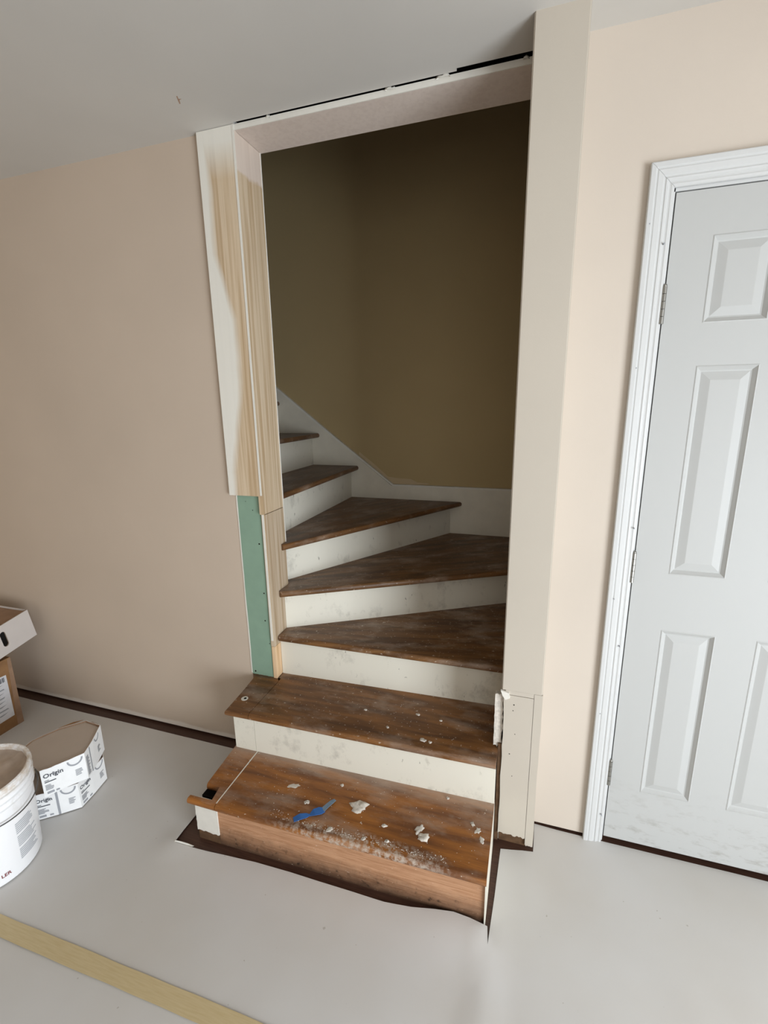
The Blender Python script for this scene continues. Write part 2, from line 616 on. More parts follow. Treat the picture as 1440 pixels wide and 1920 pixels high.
def blob(name, x, y, z, rx, ry, h, seed, mat, parent=None, ang=0, n=18, ragged=.35):
    rnd = random.Random(seed)
    off = Vector((seed * 3.1, seed * 1.7, 0))
    bm = bmesh.new()
    rings = []
    for k, (f, hh) in enumerate(((1.0, -.3), (.86, .55), (.55, .9))):
        ring = []
        for i in range(n):
            a = 2 * math.pi * i / n
            d = 1 + ragged * 1.6 * noise.noise(Vector((math.cos(a) * 1.7, math.sin(a) * 1.7, 0)) + off)
            px, py = rx * f * d * math.cos(a), ry * f * d * math.sin(a)
            ring.append(bm.verts.new((x + px * math.cos(ang) - py * math.sin(ang), y + px * math.sin(ang) + py * math.cos(ang),
                                      z + h * hh * (1 + (.7 * rnd.uniform(-1, 1) if k else 0)))))
        rings.append(ring)
    c = bm.verts.new((x, y, z + h * .6))
    for Aa, Bb in zip(rings, rings[1:]):
        for i in range(n):
            bm.faces.new((Aa[i], Aa[(i + 1) % n], Bb[(i + 1) % n], Bb[i]))
    for i in range(n):
        bm.faces.new((rings[-1][i], rings[-1][(i + 1) % n], c))
    return link(name, bm_mesh(bm, name), mat, parent, smooth=True)


# torn paper curl and old plaster left on the stub's corner
prism('torn_paper', [(-.056, .612), (-.030, .606), (-.026, .588), (-.040, .580), (-.050, .594)], 'y', C_Y - .006, C_Y + .002, M_PRIMER, core)
rough_panel('plaster_fragment', -.073, -.046, .385, .585, C_Y + .012, C_Y + .030, M_PLASTER, core, 5, jag=(.001, .003, .004, .002))
for hx, hz, hs in ((-.012, .562, .0022), (-.014, .540, .0016), (-.004, .452, .0014), (-.018, .372, .0018), (-.006, .286, .0014)):
    prism('nail_hole', [(hx + hs * math.cos(k * math.pi / 4), hz + hs * math.sin(k * math.pi / 4)) for k in range(8)], 'y', C_Y + .0004, C_Y + .004, M_HOLE, core)

# ------------------------------------------------------------------ stair opening trim
tr = thing('trim_1', (-1.08, 1.56, 1.185), 'bare poplar casing board smeared with white primer beside the stair opening', 'trim')
tr['kind'] = 'structure'
box('casing_board', (-1.150, 1.549, 1.186), (-1.0005, A_Y, CEIL - .001), M_CASEW, tr, bev=.0015)
box('paint_edge', (-1.0075, 1.5475, 1.19), (-1.0, 1.550, CEIL - .002), M_PRIMER, tr)

jb = thing('trim_2', (-1.01, 1.63, .38), 'bare wood jamb boards lining the left side of the stair opening', 'trim')
jb['kind'] = 'structure'
box('jamb_board', (-1.018, 1.5502, 1.112), (-1.0, 1.705, CEIL - .018), M_REVW, jb, bev=.001)
box('jamb_board', (-1.018, 1.559, .532), (-.9995, 1.704, 1.110), M_REVW2, jb, bev=.001)
box('jamb_board', (-1.018, 1.561, .380), (-1.0005, 1.694, .530), M_REVW3, jb, bev=.001)
box('paint_edge', (-1.012, 1.7035, .80), (-.9985, 1.7085, CEIL - .018), M_PRIMER, jb)
box('filler_strip', (-1.0135, 1.556, .56), (-1.0045, 1.566, 1.150), M_PRIMER, jb)

hd = thing('trim_3', (-.53, 1.63, CEIL - .018), 'whitewashed head board across the top of the stair opening', 'trim')
hd['kind'] = 'structure'
box('head_board', (-1.0005, 1.554, CEIL - .018), (-.045, 1.712, CEIL - .0005), M_HEADW, hd, bev=.001)
box('front_edge', (-1.0005, 1.5515, CEIL - .0178), (-.050, 1.5545, CEIL - .001), M_PRIMER, hd)
for k, (bx_, s_) in enumerate(((-.46, .010), (-.30, .012), (-.075, .005), (-.87, .004))):
    blob('plaster_crumb', bx_, 1.549, CEIL - .004, s_ * 1.6, s_ * .5, .006, 40 + k, M_PRIMER, hd, n=10, ragged=.5)

gs = rough_panel('drywall_strip', -1.126, -1.0145, .381, 1.184, 1.5650, 1.58, M_GREEN, None, 9, jag=(.0012, .0012, .002, 0))
tag(gs, 'bare green drywall strip under the end of the wooden casing', 'drywall')
for k, (hx, hz, hs) in enumerate(((-1.058, 1.125, .002), (-1.040, .985, .0035), (-1.036, .77, .0032), (-1.041, .645, .0032), (-1.110, .395, .004), (-1.028, .54, .002), (-1.088, 1.16, .0015))):
    prism('screw_hole', [(hx + hs * math.cos(k * math.pi / 4), hz + hs * math.sin(k * math.pi / 4)) for k in range(8)], 'y', 1.5645, 1.568, M_HOLE, gs)
x_ = rough_panel('paint_ridge', -1.131, -1.1255, .385, 1.184, 1.5645, 1.57, M_PRIMER, gs, 11, jag=(.001, .001, 0, 0))

# ------------------------------------------------------------------ staircase
Z = [0, .19, .38, .57, .762, .957, 1.157, 1.357, 1.557]
st = thing('staircase', (-.55, 1.9, 0), 'winding staircase with worn oak treads and cream painted risers', 'staircase')
TH = .027


def tread(poly, nose, z, mat, ang, parent=st, name='tread', th=TH, rad=.0115, lab=None):
    """poly: outline (x,y) anticlockwise; nose: indices i of edges i->i+1 that get rounded"""
    bm = bmesh.new()
    B = [bm.verts.new((x, y, z - th)) for x, y in poly]
    T = [bm.verts.new((x, y, z)) for x, y in poly]
    bm.faces.new(B)
    bm.faces.new(T)
    n = len(poly)
    for i in range(n):
        bm.faces.new((B[i], B[(i + 1) % n], T[(i + 1) % n], T[i]))
    bmesh.ops.recalc_face_normals(bm, faces=bm.faces[:])
    es = []
    for i in nose:
        for L in (B, T):
            es.append(bm.edges.get((L[i], L[(i + 1) % n])))
    bmesh.ops.bevel(bm, geom=es, offset=rad, segments=4, affect='EDGES', profile=.5)
    uvl = bm.loops.layers.uv.new('UVMap')
    ca, sa = math.cos(ang), math.sin(ang)
    for f in bm.faces:
        for lp in f.loops:
            x, y, zz = lp.vert.co
            lp[uvl].uv = (x * ca + y * sa + z * 3.3, -x * sa + y * ca + zz * 1.0 + z * 1.7)
    o = link(name, bm_mesh(bm, name), mat, parent)
    if lab:
        o['label'] = lab
    return o


def board(name, p, q, z0, z1, th, mat, parent=st):
    """upright board whose visible face runs p->q (x,y); thickness goes to the left of p->q"""
    d = (Vector(q) - Vector(p)).normalized()
    nrm = Vector((-d.y, d.x)) * th
    p, q = Vector(p), Vector(q)
    return prism(name, [tuple(p), tuple(q), tuple(q + nrm), tuple(p + nrm)], 'z', z0, z1, mat, parent)


# first step: main tread, cut-off return with the notch of the removed newel
t1 = tread([(-.979, 1.077), (-.058, 1.088), (-.058, 1.385), (-.976, 1.375)], [0], Z[1], M_TREAD[0], 0, lab='lowest tread, orange brown, spattered with plaster')
tread([(-1.095, 1.077), (-.9815, 1.077), (-.9785, 1.375), (-1.085, 1.365), (-1.068, 1.150), (-1.014, 1.154), (-1.004, 1.096), (-1.092, 1.094)], [0, 4], Z[1], M_TREAD[0], 0, name='tread_return')
box('caulk_line', (-.9818, 1.090, Z[1] - .004), (-.9783, 1.350, Z[1] + .0006), M_CAULK, st)
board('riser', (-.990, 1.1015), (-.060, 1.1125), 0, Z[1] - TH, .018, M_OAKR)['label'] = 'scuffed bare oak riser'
nb = rough_panel('newel_remnant', -1.083, -.9905, .040, Z[1] - TH, 1.098, 1.12, M_PRIMER, st, 21, jag=(.001, 0, .003, 0))
nb['label'] = 'white painted remnant of the removed newel base'
box('bare_block', (-1.081, 1.101, 0), (-.9905, 1.13, .041), M_OLDWOOD, st)
prism('shade_block', [(-1.075, 1.13), (-.99, 1.13), (-.99, 1.36), (-1.075, 1.36)], 'z', 0, Z[1] - TH - .002, M_BLACK, st)  # solid black block painting in the shade below the newel notch
box('side_board', (-.0615, 1.104, 0), (-.0575, 1.380, Z[1] - TH + .020), M_SKIRT, st)

# second step
tread([(-.984, 1.314), (-.0575, 1.332), (-.0575, 1.66), (-.998, 1.63), (-.998, 1.56), (-.984, 1.545)], [0], Z[2], M_TREAD[1], 0)
rt_ = tread([(-1.090, 1.312), (-.986, 1.314), (-.986, 1.566), (-1.126, 1.566), (-1.104, 1.548)], [0, 4], Z[2], M_TREAD[1], 0, name='tread_return')
bm = bmesh.new()
for r_, hgt in ((.014, .0012),):
    bmesh.ops.create_cone(bm, cap_ends=True, segments=16, radius1=r_, radius2=r_, depth=hgt, matrix=Matrix.Translation((-1.055, 1.398, Z[2] + .0004)))
link('bolt_mark', bm_mesh(bm, 'bolt_mark'), M_PRIMER, st)
bm = bmesh.new()
bmesh.ops.create_cone(bm, cap_ends=True, segments=12, radius1=.0055, radius2=.0055, depth=.002, matrix=Matrix.Translation((-1.053, 1.399, Z[2] + .0006)))
link('bolt_hole', bm_mesh(bm, 'bolt_hole'), M_HOLE, st)
board('riser', (-.984, 1.347), (-.0585, 1.366), Z[1], Z[2] - TH, .018, M_RISER)
board('riser', (-1.077, 1.346), (-.9855, 1.347), Z[1], Z[2] - TH, .018, M_RISER)
box('side_board', (-1.078, 1.364, .10), (-1.062, 1.566, Z[2] - TH), M_SKIRT, st)

# winders
tread([(-.996, 1.583), (-.047, 1.601), (-.047, 2.26), (-.999, 1.70)], [0], Z[3], M_TREAD[2], R(12))
board('riser', (-.999, 1.606), (-.047, 1.640), Z[2], Z[3] - TH, .012, M_RISER)
tread([(-.982, 1.612), (-.047, 2.147), (-.047, 2.701), (-.48, 2.701), (-1.03, 1.80), (-1.03, 1.709), (-.997, 1.709), (-.997, 1.62)], [0], Z[4], M_TREAD[3], R(30))
board('riser', (-.999, 1.664), (-.047, 2.215), Z[3], Z[4] - TH, .014, M_RISER)
tread([(-.985, 1.658), (-.3835, 2.701), (-1.12, 2.701), (-1.12, 1.709), (-.997, 1.709), (-.997, 1.665)], [0], Z[5], M_TREAD[4], R(60))
board('riser', (-1.030, 1.745), (-.452, 2.7005), Z[4], Z[5] - TH, .014, M_RISER)
tread([(-1.030, 1.709), (-1.034, 2.701), (-1.38, 2.701), (-1.38, 1.709)], [0], Z[6], M_TREAD[5], R(90))
board('riser', (-1.085, 1.709), (-1.085, 2.7005), Z[5], Z[6] - TH, .014, M_RISER)
tread([(-1.288, 1.709), (-1.292, 2.701), (-1.64, 2.701), (-1.64, 1.709)], [0], Z[7], M_TREAD[5], R(90))
board('riser', (-1.343, 1.709), (-1.343, 2.7005), Z[6], Z[7] - TH, .014, M_RISER)
tread([(-1.560, 1.709), (-1.562, 2.701), (-1.90, 2.701), (-1.90, 1.709)], [0], Z[8], M_TREAD[5], R(90))
board('riser', (-1.600, 1.709), (-1.600, 2.7005), Z[7], Z[8] - TH, .014, M_RISER)
board('riser', (-1.860, 1.709), (-1.860, 2.7005), Z[8], Z[8] + .175, .014, M_RISER)
tread([(-1.82, 1.709), (-1.82, 2.701), (-2.16, 2.701), (-2.16, 1.709)], [0], Z[8] + .2, M_TREAD[5], R(90))

sk = prism('skirt_board', [(-.045, .3), (-.045, 1.034), (-.817, 1.038), (-1.22, 1.348), (-2.6, 2.44), (-2.6, 1.9), (-1.0, .3)], 'y', 2.702, YB, M_SKIRT, st)


def strip(name, pts, wdt, y0, y1, mat, parent):
    P = [Vector(p) for p in pts]
    up_ = []
    for i, p in enumerate(P):
        d = (P[min(i + 1, len(P) - 1)] - P[max(i - 1, 0)]).normalized()
        n_ = Vector((-d.y, d.x))
        if n_.y < 0:
            n_ = -n_
        up_.append(p + n_ * wdt)
    poly = [tuple(p) for p in P] + [tuple(p) for p in reversed(up_)]
    return prism(name, poly, 'y', y0, y1, mat, parent)


strip('skirt_cap', [(-.045, 1.034), (-.812, 1.038), (-1.22, 1.348), (-2.6, 2.44)], .011, 2.699, YB, M_PRIMER, sk)

# plaster spatter on the two lowest treads: the larger lumps one by one, the crumbs as one lot
for k, (x, y, rx, ry, h, a) in enumerate(((-.501, 1.219, .030, .026, .005, .2), (-.282, 1.196, .019, .013, .005, 1.1), (-.262, 1.172, .021, .015, .005, .3),
                                          (-.214, 1.342, .006, .006, .004, 0), (-.680, 1.185, .011, .008, .003, .4), (-.760, 1.235, .022, .010, .0006, .3),
                                          (-.560, 1.112, .013, .007, .002, .8), (-.395, 1.175, .010, .007, .004, .2), (-.100, 1.245, .012, .008, .003, 1.0),
                                          (-.085, 1.215, .008, .012, .003, .4), (-.370, 1.125, .008, .006, .004, .1), (-.120, 1.265, .006, .010, .003, .5),
                                          (-.590, 1.288, .006, .006, .003, 0), (-.445, 1.112, .009, .006, .002, .4))):
    b_ = blob('plaster_lump', x, y, Z[1], rx, ry, h, k + 1, M_PLASTER, t1, a, n=16, ragged=.45)
rnd = random.Random(4)


def crumbs(name, gen, parent, mat, n):
    bm = bmesh.new()
    for _ in range(n):
        x, y, z, s = gen()
        m = 5
        a0 = rnd.uniform(0, 6)
        ring = [bm.verts.new((x + s * rnd.uniform(.6, 1.3) * math.cos(a0 + k * 2 * math.pi / m), y + s * rnd.uniform(.5, 1.1) * math.sin(a0 + k * 2 * math.pi / m), z - .0005)) for k in range(m)]
        c = bm.verts.new((x, y, z + s * .45))
        for k in range(m):
            bm.faces.new((ring[k], ring[(k + 1) % m], c))
    o = link(name, bm_mesh(bm, name), mat, parent)
    o['kind'] = 'stuff'
    return o


def g_front():
    u = rnd.random()
    x = -.78 + u * .60
    return x, 1.098 + .011 * (x + .98) / .92 + abs(rnd.gauss(0, .012)), Z[1] - .001, rnd.uniform(.0012, .0050)


def g_all():
    return rnd.uniform(-.95, -.08), rnd.uniform(1.10, 1.34), Z[1], rnd.uniform(.0008, .0024)


crumbs('plaster_crumbs', g_front, t1, M_PLASTER, 420)
crumbs('plaster_crumbs', g_all, t1, M_PLASTER, 150)
crumbs('plaster_crumbs', lambda: (rnd.uniform(-.95, -.08), rnd.uniform(1.34, 1.60), Z[2], rnd.uniform(.0008, .0026)), st, M_PLASTER, 130)
for x, y, s in ((-.31, 1.372, .011), (-.285, 1.368, .007), (-.36, 1.50, .008), (-.56, 1.47, .007), (-.45, 1.40, .006), (-.27, 1.49, .006)):
    blob('plaster_lump', x, y, Z[2], s, s * .8, .003, int(x * -1000), M_PLASTER, st, n=12, ragged=.4)


# ------------------------------------------------------------------ scraps of blue tape on the lowest tread
def ribbon(name, pts, wid, z, th, mat, parent=None, lift=None):
    P = [Vector(p) for p in pts]
    bm = bmesh.new()
    rows = []
    for i, p in enumerate(P):
        d = (P[min(i + 1, len(P) - 1)] - P[max(i - 1, 0)]).normalized()
        n_ = Vector((-d.y, d.x)) * wid[i] / 2
        zz = z + (lift[i] if lift else 0)
        rows.append([bm.verts.new((p.x + s * n_.x, p.y + s * n_.y, zz + h)) for s, h in ((-1, 0), (1, 0), (1, th), (-1, th))])
    for a, b in zip(rows, rows[1:]):
        for k in range(4):
            bm.faces.new((a[k], a[(k + 1) % 4], b[(k + 1) % 4], b[k]))
    bm.faces.new(rows[0])
    bm.faces.new(rows[-1])
    return link(name, bm_mesh(bm, name), mat, parent)


bt = thing('tape_scrap', (-.64, 1.14, Z[1] + .001), 'crumpled scrap of blue painter tape on the lowest tread', 'tape')
ribbon('tape_piece', [(-.690, 1.108), (-.672, 1.122), (-.655, 1.134), (-.645, 1.140)], [.018, .024, .018, .006], Z[1] + .001, .0012, M_BLUE, bt, [0, .004, .002, .001])
ribbon('tape_piece', [(-.646, 1.139), (-.634, 1.150), (-.618, 1.162), (-.608, 1.172)], [.008, .026, .030, .020], Z[1] + .0015, .0012, M_BLUE, bt, [0, .005, .004, .001])
ribbon('folded_end', [(-.613, 1.166), (-.604, 1.188), (-.594, 1.208), (-.588, 1.220)], [.018, .016, .015, .010], Z[1] + .002, .0012, M_BLUEGREY, bt, [.001, .002, .003, .001])


# ------------------------------------------------------------------ floor paper, with the cut-out around the stairs
def paper():
    out = [(-3.3, -1.2), (2.15, -1.2), (2.15, 1.506), (.40, 1.506), (.16, 1.508), (.083, 1.511), (.0815, 1.45), (.079, 1.393), (-.030, 1.372),
           (-.033, 1.30), (-.037, 1.20), (-.0425, 1.105), (-.0450, 1.052), (-.0500, 1.093), (-.075, 1.098), (-.104, 1.102), (-.153, 1.104), (-.21, 1.096), (-.28, 1.084),
           (-.367, 1.076), (-.47, 1.076), (-.587, 1.075), (-.70, 1.076), (-.83, 1.074), (-.93, 1.067), (-1.014, 1.060), (-1.10, 1.055), (-1.148, 1.050),
           (-1.155, 1.10), (-1.158, 1.25), (-1.160, 1.40), (-1.160, 1.519), (-1.7, 1.5185), (-2.2, 1.519), (-2.6, 1.519), (-3.3, 1.519)]
    rn = random.Random(7)
    pts = []
    for a, b in zip(out, out[1:] + out[:1]):
        a, b = Vector(a), Vector(b)
        k = max(1, int((b - a).length / (.03 if a.y > .5 and b.y > .5 and -2.0 < a.x < 1.0 else .1)))
        pts += [a.lerp(b, i / k) for i in range(k)]
    n = len(pts)
    edges = [(i, (i + 1) % n) for i in range(n)]
    ins = []
    y = -1.1
    while y < 1.5:
        st_ = .09 if y < .3 else .035
        x = -3.25
        while x < 2.25:
            ins.append(Vector((x + rn.uniform(-.2, .2) * st_, y + rn.uniform(-.2, .2) * st_)))
            x += st_ if -1.9 < x < 1.0 else .1
        y += st_
    def inside(p):
        c = False
        j = n - 1
        for i in range(n):
            a, b = pts[i], pts[j]
            if (a.y > p.y) != (b.y > p.y) and p.x < (b.x - a.x) * (p.y - a.y) / (b.y - a.y) + a.x:
                c = not c
            j = i
        return c
    def dist(p):
        m = 9
        for i, j in edges:
            a, b = pts[i], pts[j]
            ab = b - a
            t = max(0, min(1, (p - a).dot(ab) / ab.length_squared))
            m = min(m, (a + ab * t - p).length)
        return m
    allp = pts + [p for p in ins if inside(p) and dist(p) > .012]
    vs, es, fs, *_ = delaunay_2d_cdt(allp, edges, [], 1, 1e-6)

    def zf(x, y):
        z = .0012 + .0022 * (noise.noise(Vector((x * 2.3, y * 2.3, 3))) + .5)
        z += .0016 * max(0, noise.noise(Vector((x * 6, y * 4, 9))))
        left = x < -.0465
        # left sheet lifts along its cut front edge
        if left and x > -1.2:
            k = math.exp(-((y - 1.10) / .10) ** 2)
            z += k * (.003 + .014 * math.exp(-((x + .14) / .16) ** 2) + .005 * math.exp(-((x + .55) / .25) ** 2) + .010 * math.exp(-((x + 1.15) / .035) ** 2 - ((y - 1.05) / .03) ** 2))
        # fold ridge running forward from the end of the slit
        z += .007 * math.exp(-((x + .040 - .06 * (y - 1.0)) / .035) ** 2) * max(0, min(1, (y - .2) / .5)) * (1 if y < 1.06 else math.exp(-((y - 1.06) / .05) ** 2))
        z += .004 * math.exp(-((x - .055 - .32 * (1.36 - y) * .4) / .02) ** 2) * math.exp(-((y - 1.30) / .09) ** 2)
        z += .004 * math.exp(-(((x - .45) + .7 * (y - 1.1)) / .05) ** 2) * math.exp(-((y - 1.05) / .25) ** 2)
        return max(z, .0008)
    bm = bmesh.new()
    top = [bm.verts.new((v.x, v.y, zf(v.x, v.y))) for v in vs]
    for f in fs:
        bm.faces.new([top[i] for i in f])
    bmesh.ops.recalc_face_normals(bm, faces=bm.faces[:])
    if sum(f.normal.z for f in bm.faces) < 0:
        bmesh.ops.reverse_faces(bm, faces=bm.faces[:])
    me = bpy.data.meshes.new('floor_paper')
    bm.to_mesh(me)
    bm.free()
    o = link('floor_paper', me, M_PAPER, None, smooth=True)
    md = o.modifiers.new('thickness', 'SOLIDIFY')
    md.thickness = .0006
    md.offset = -1
    es = o.modifiers.new('crisp_edges', 'EDGE_SPLIT')
    es.split_angle = R(40)
    return tag(o, 'white protective paper laid over the floor and cut around the stairs', 'paper')


fp = paper()
bm = bmesh.new()
crv = [(-1.152, 1.047), (-1.130, 1.051), (-1.105, 1.055), (-1.080, 1.057)]
rows = []
for k, (x, y) in enumerate(crv):
    h = (.016, .013, .008, .003)[k]
    rows.append([bm.verts.new((x, y, .003)), bm.verts.new((x + .004, y + .006, h)), bm.verts.new((x + .003, y + .0075, h)), bm.verts.new((x - .001, y + .0012, .003))])
for a, b in zip(rows, rows[1:]):
    for k in range(4):
        bm.faces.new((a[k], a[(k + 1) % 4], b[(k + 1) % 4], b[k]))
bm.faces.new(rows[0])
bm.faces.new(rows[-1])
link('curled_corner', bm_mesh(bm, 'curled_corner'), M_PRIMER, fp)


def tape_strip(name, pts, wid, label):
    P = [Vector(p) for p in pts]
    fine = []
    for a, b in zip(P, P[1:]):
        k = max(2, int((b - a).length / .03))
        fine += [a.lerp(b, i / k) for i in range(k)]
    fine.append(P[-1])
    o = ribbon(name, fine, [wid + .003 * noise.noise(Vector((p.x * 9, p.y, 1))) for p in fine], .0058, .0006, M_TAPE)
    return tag(o, label, 'tape')


tape_strip('tape_strip', [(-1.85, .664), (-1.46, .672), (-.66, .684), (-.1, .69), (.6, .70)], .047, 'long strip of tan tape across the white floor paper')

# ------------------------------------------------------------------ panelled door, its casing and hinges
dr = thing('door_1', (.62, D_Y, .022), 'white six panel door with nickel hinges on its left edge', 'door')
dr['kind'] = 'structure'
DX0, DX1, DZ0, DZ1 = .3165, .9015, .022, 2.050
PX = [(.411, .5575), (.660, .8065)]
PZ = [(.234, .837), (1.020, 1.622), (1.730, 1.943)]
bm = bmesh.new()
xs = [DX0, PX[0][0], PX[0][1], PX[1][0], PX[1][1], DX1]
zs = [DZ0, PZ[0][0], PZ[0][1], PZ[1][0], PZ[1][1], PZ[2][0], PZ[2][1], DZ1]
V = {}
for i, x in enumerate(xs):
    for j, z in enumerate(zs):
        V[i, j] = bm.verts.new((x, D_Y, z))
for i in range(5):
    for j in range(7):
        if not (i in (1, 3) and j in (1, 3, 5)):
            bm.faces.new((V[i, j], V[i + 1, j], V[i + 1, j + 1], V[i, j + 1]))
bd = [(DX0, DZ0), (DX1, DZ0), (DX1, DZ1), (DX0, DZ1)]
F = [V[0, 0], V[5, 0], V[5, 7], V[0, 7]]
Bk = [bm.verts.new((x, D_Y + .035, z)) for x, z in bd]
bm.faces.new(Bk)
loops = [[V[i, 0] for i in range(6)], [V[5, j] for j in range(8)], [V[i, 7] for i in range(5, -1, -1)], [V[0, j] for j in range(7, -1, -1)]]
for k, L in enumerate(loops):
    bm.faces.new(L + [Bk[(k + 1) % 4], Bk[k]])
link('door_leaf', bm_mesh(bm, 'door_leaf'), M_DOOR, dr)
prof = [(0, 0), (.003, -.0015), (.006, .0015), (.013, .0075), (.0165, .0085), (.020, .0075), (.038, .0020), (.0395, .0018)]
for z0, z1 in PZ:
    for x0, x1 in PX:
        bm = bmesh.new()
        rings = []
        for d, dep in prof:
            rings.append([bm.verts.new(p) for p in ((x0 + d, D_Y + dep, z0 + d), (x1 - d, D_Y + dep, z0 + d), (x1 - d, D_Y + dep, z1 - d), (x0 + d, D_Y + dep, z1 - d))])
        for Aa, Bb in zip(rings, rings[1:]):
            for k in range(4):
                bm.faces.new((Aa[k], Aa[(k + 1) % 4], Bb[(k + 1) % 4], Bb[k]))
        bm.faces.new(rings[-1])
        link('panel', bm_mesh(bm, 'panel'), M_DOOR, dr)
for hz in (1.780, 1.034, .291):
    h = box('hinge', (.3085, D_Y - .004, hz - .047), (.3165, D_Y + .01, hz + .047), M_HINGE, dr)
    for k in range(5):
        bm = bmesh.new()
        bmesh.ops.create_cone(bm, cap_ends=True, segments=12, radius1=.0062, radius2=.0062, depth=.0178,
                              matrix=Matrix.Translation((.3125, D_Y - .0065, hz - .038 + k * .019)))
        link('knuckle', bm_mesh(bm, 'knuckle'), M_HINGE, h, smooth=False)
    bm = bmesh.new()
    bmesh.ops.create_uvsphere(bm, u_segments=10, v_segments=6, radius=.0056, matrix=Matrix.Translation((.3125, D_Y - .0065, hz + .049)))
    link('pin_cap', bm_mesh(bm, 'pin_cap'), M_HINGE, h, smooth=True)

# moulded casing: profile offset (from the outer edge inwards) and projection from the wall
cs = thing('trim_4', (.28, D_Y, 0), 'white moulded casing around the panelled door', 'trim')
cs['kind'] = 'structure'
CP = [(0, 0), (0, .0165), (.002, .018), (.012, .018), (.0145, .0155), (.017, .0155), (.019, .0165), (.031, .0150), (.034, .0120), (.0365, .0120), (.039, .0135), (.044, .0125), (.0465, .0095), (.050, .0095), (.053, .0105), (.058, .0095), (.060, .007), (.060, 0)]
CX0, CX1, CT = .249, .969, 2.121


def casing(side):
    bm = bmesh.new()
    rows = []
    for d, pj in CP:
        y = D_Y - pj
        if side == 'l':
            a, b = (CX0 + d, y, 0.0), (CX0 + d, y, CT - d)
        elif side == 'r':
            a, b = (CX1 - d, y, 0.0), (CX1 - d, y, CT - d)
        else:
            a, b = (CX0 + d + .0007, y, CT - d), (CX1 - d - .0007, y, CT - d)
        rows.append((bm.verts.new(a), bm.verts.new(b)))
    for p, q in zip(rows, rows[1:]):
        bm.faces.new((p[0], p[1], q[1], q[0]))
    bm.faces.new([r_[0] for r_ in rows])
    bm.faces.new([r_[1] for r_ in rows])
    return link('casing_leg' if side != 'h' else 'casing_head', bm_mesh(bm, 'casing'), M_TRIM, cs)


casing('l')
casing('r')
casing('h')
box('door_jamb', (.289, D_Y + .001, 0), (.3135, D_Y + .11, 2.075), M_TRIM, cs)
box('door_jamb', (.9045, D_Y + .001, 0), (.929, D_Y + .11, 2.075), M_TRIM, cs)
box('door_jamb', (.289, D_Y + .001, 2.0535), (.929, D_Y + .11, 2.078), M_TRIM, cs)
for x, z in ((.258, 1.98), (.297, 1.93), (.262, 1.62), (.268, .93), (.302, 1.16), (.298, .77), (.262, .52), (.300, .12)):
    prism('nail_hole', [(x + .0016 * math.cos(k * math.pi / 3), z + .0022 * math.sin(k * math.pi / 3)) for k in range(6)], 'y', D_Y - .0183, D_Y - .008, M_INK, cs)


# ------------------------------------------------------------------ text helper (flat print)
def text_mesh(s, size):
    cu = bpy.data.curves.new('t', 'FONT')
    cu.body = s
    cu.size = size
    cu.resolution_u = 2
    cu.offset = size * .022
    ob = bpy.data.objects.new('t', cu)
    col.objects.link(ob)
    dg = bpy.context.evaluated_depsgraph_get()
    me = bpy.data.meshes.new_from_object(ob.evaluated_get(dg))
    bpy.data.objects.remove(ob)
    bpy.data.curves.remove(cu)
    me.materials.clear()
    return me


# ------------------------------------------------------------------ bucket of joint compound
BX, BY = -1.706, .812
bk = thing('bucket', (BX, BY, .006), 'white plastic bucket of dried joint compound at the left edge of the paper', 'bucket')


def brad(z):
    return .137 + (.147 - .137) * min(1, z / .27)


def lathe(name, prof_, mat, parent, n=56, cx=BX, cy=BY, z0=.006):
    bm = bmesh.new()
    rows = [[bm.verts.new((cx + r_ * math.cos(2 * math.pi * k / n), cy + r_ * math.sin(2 * math.pi * k / n), z0 + z)) for k in range(n)] for r_, z in prof_]
    for a, b in zip(rows, rows[1:]):
        for k in range(n):
            bm.faces.new((a[k], a[(k + 1) % n], b[(k + 1) % n], b[k]))
    return link(name, bm_mesh(bm, name), mat, parent, smooth=True)


body = lathe('bucket_body', [(.0, .0), (.128, 0), (.134, .002), (.137, .008), (.1468, .262), (.147, .266), (.1535, .268), (.1535, .272), (.1475, .274), (.148, .289), (.1545, .291), (.1545, .295), (.1485, .297),
                             (.149, .312), (.156, .314), (.156, .319), (.150, .321), (.150, .330), (.1565, .332), (.1575, .338), (.1555, .3475), (.150, .350), (.1445, .347), (.143, .338), (.142, .30), (.130, .02), (0, .02)], M_BUCKET, bk)
md = body.modifiers.new('edges', 'EDGE_SPLIT')
md.split_angle = R(35)
bm = bmesh.new()
n_ = 40
rows = []
for i in range(8):
    rr = .1435 * (1 - i / 7.5)
    rows.append([bm.verts.new((BX + rr * math.cos(2 * math.pi * k / n_), BY + rr * math.sin(2 * math.pi * k / n_),
                               .006 + .333 - .008 * (i > 0) + .010 * noise.noise(Vector((rr * 30 * math.cos(2 * math.pi * k / n_), rr * 30 * math.sin(2 * math.pi * k / n_), 5))))) for k in range(n_)])
for a, b in zip(rows, rows[1:]):
    for k in range(n_):
        bm.faces.new((a[k], a[(k + 1) % n_], b[(k + 1) % n_], b[k]))
bm.faces.new(rows[-1])
link('compound', bm_mesh(bm, 'compound'), M_COMPOUND, bk, smooth=True)
hp = []
for k in range(25):
    a = R(-62) + R(124) * k / 24
    t = (k / 24 - .5) * 2
    hp.append((BX + .160 * math.cos(a + .12), BY + .160 * math.sin(a + .12), .006 + .262 - .030 * (1 - t * t)))
tube('bail_wire', hp, .0022, M_WIRE, bk, n=6)


def on_bucket(a, z, out=.0006):
    r_ = brad(z) + out
    return (BX + r_ * math.cos(a), BY + r_ * math.sin(a), .006 + z)


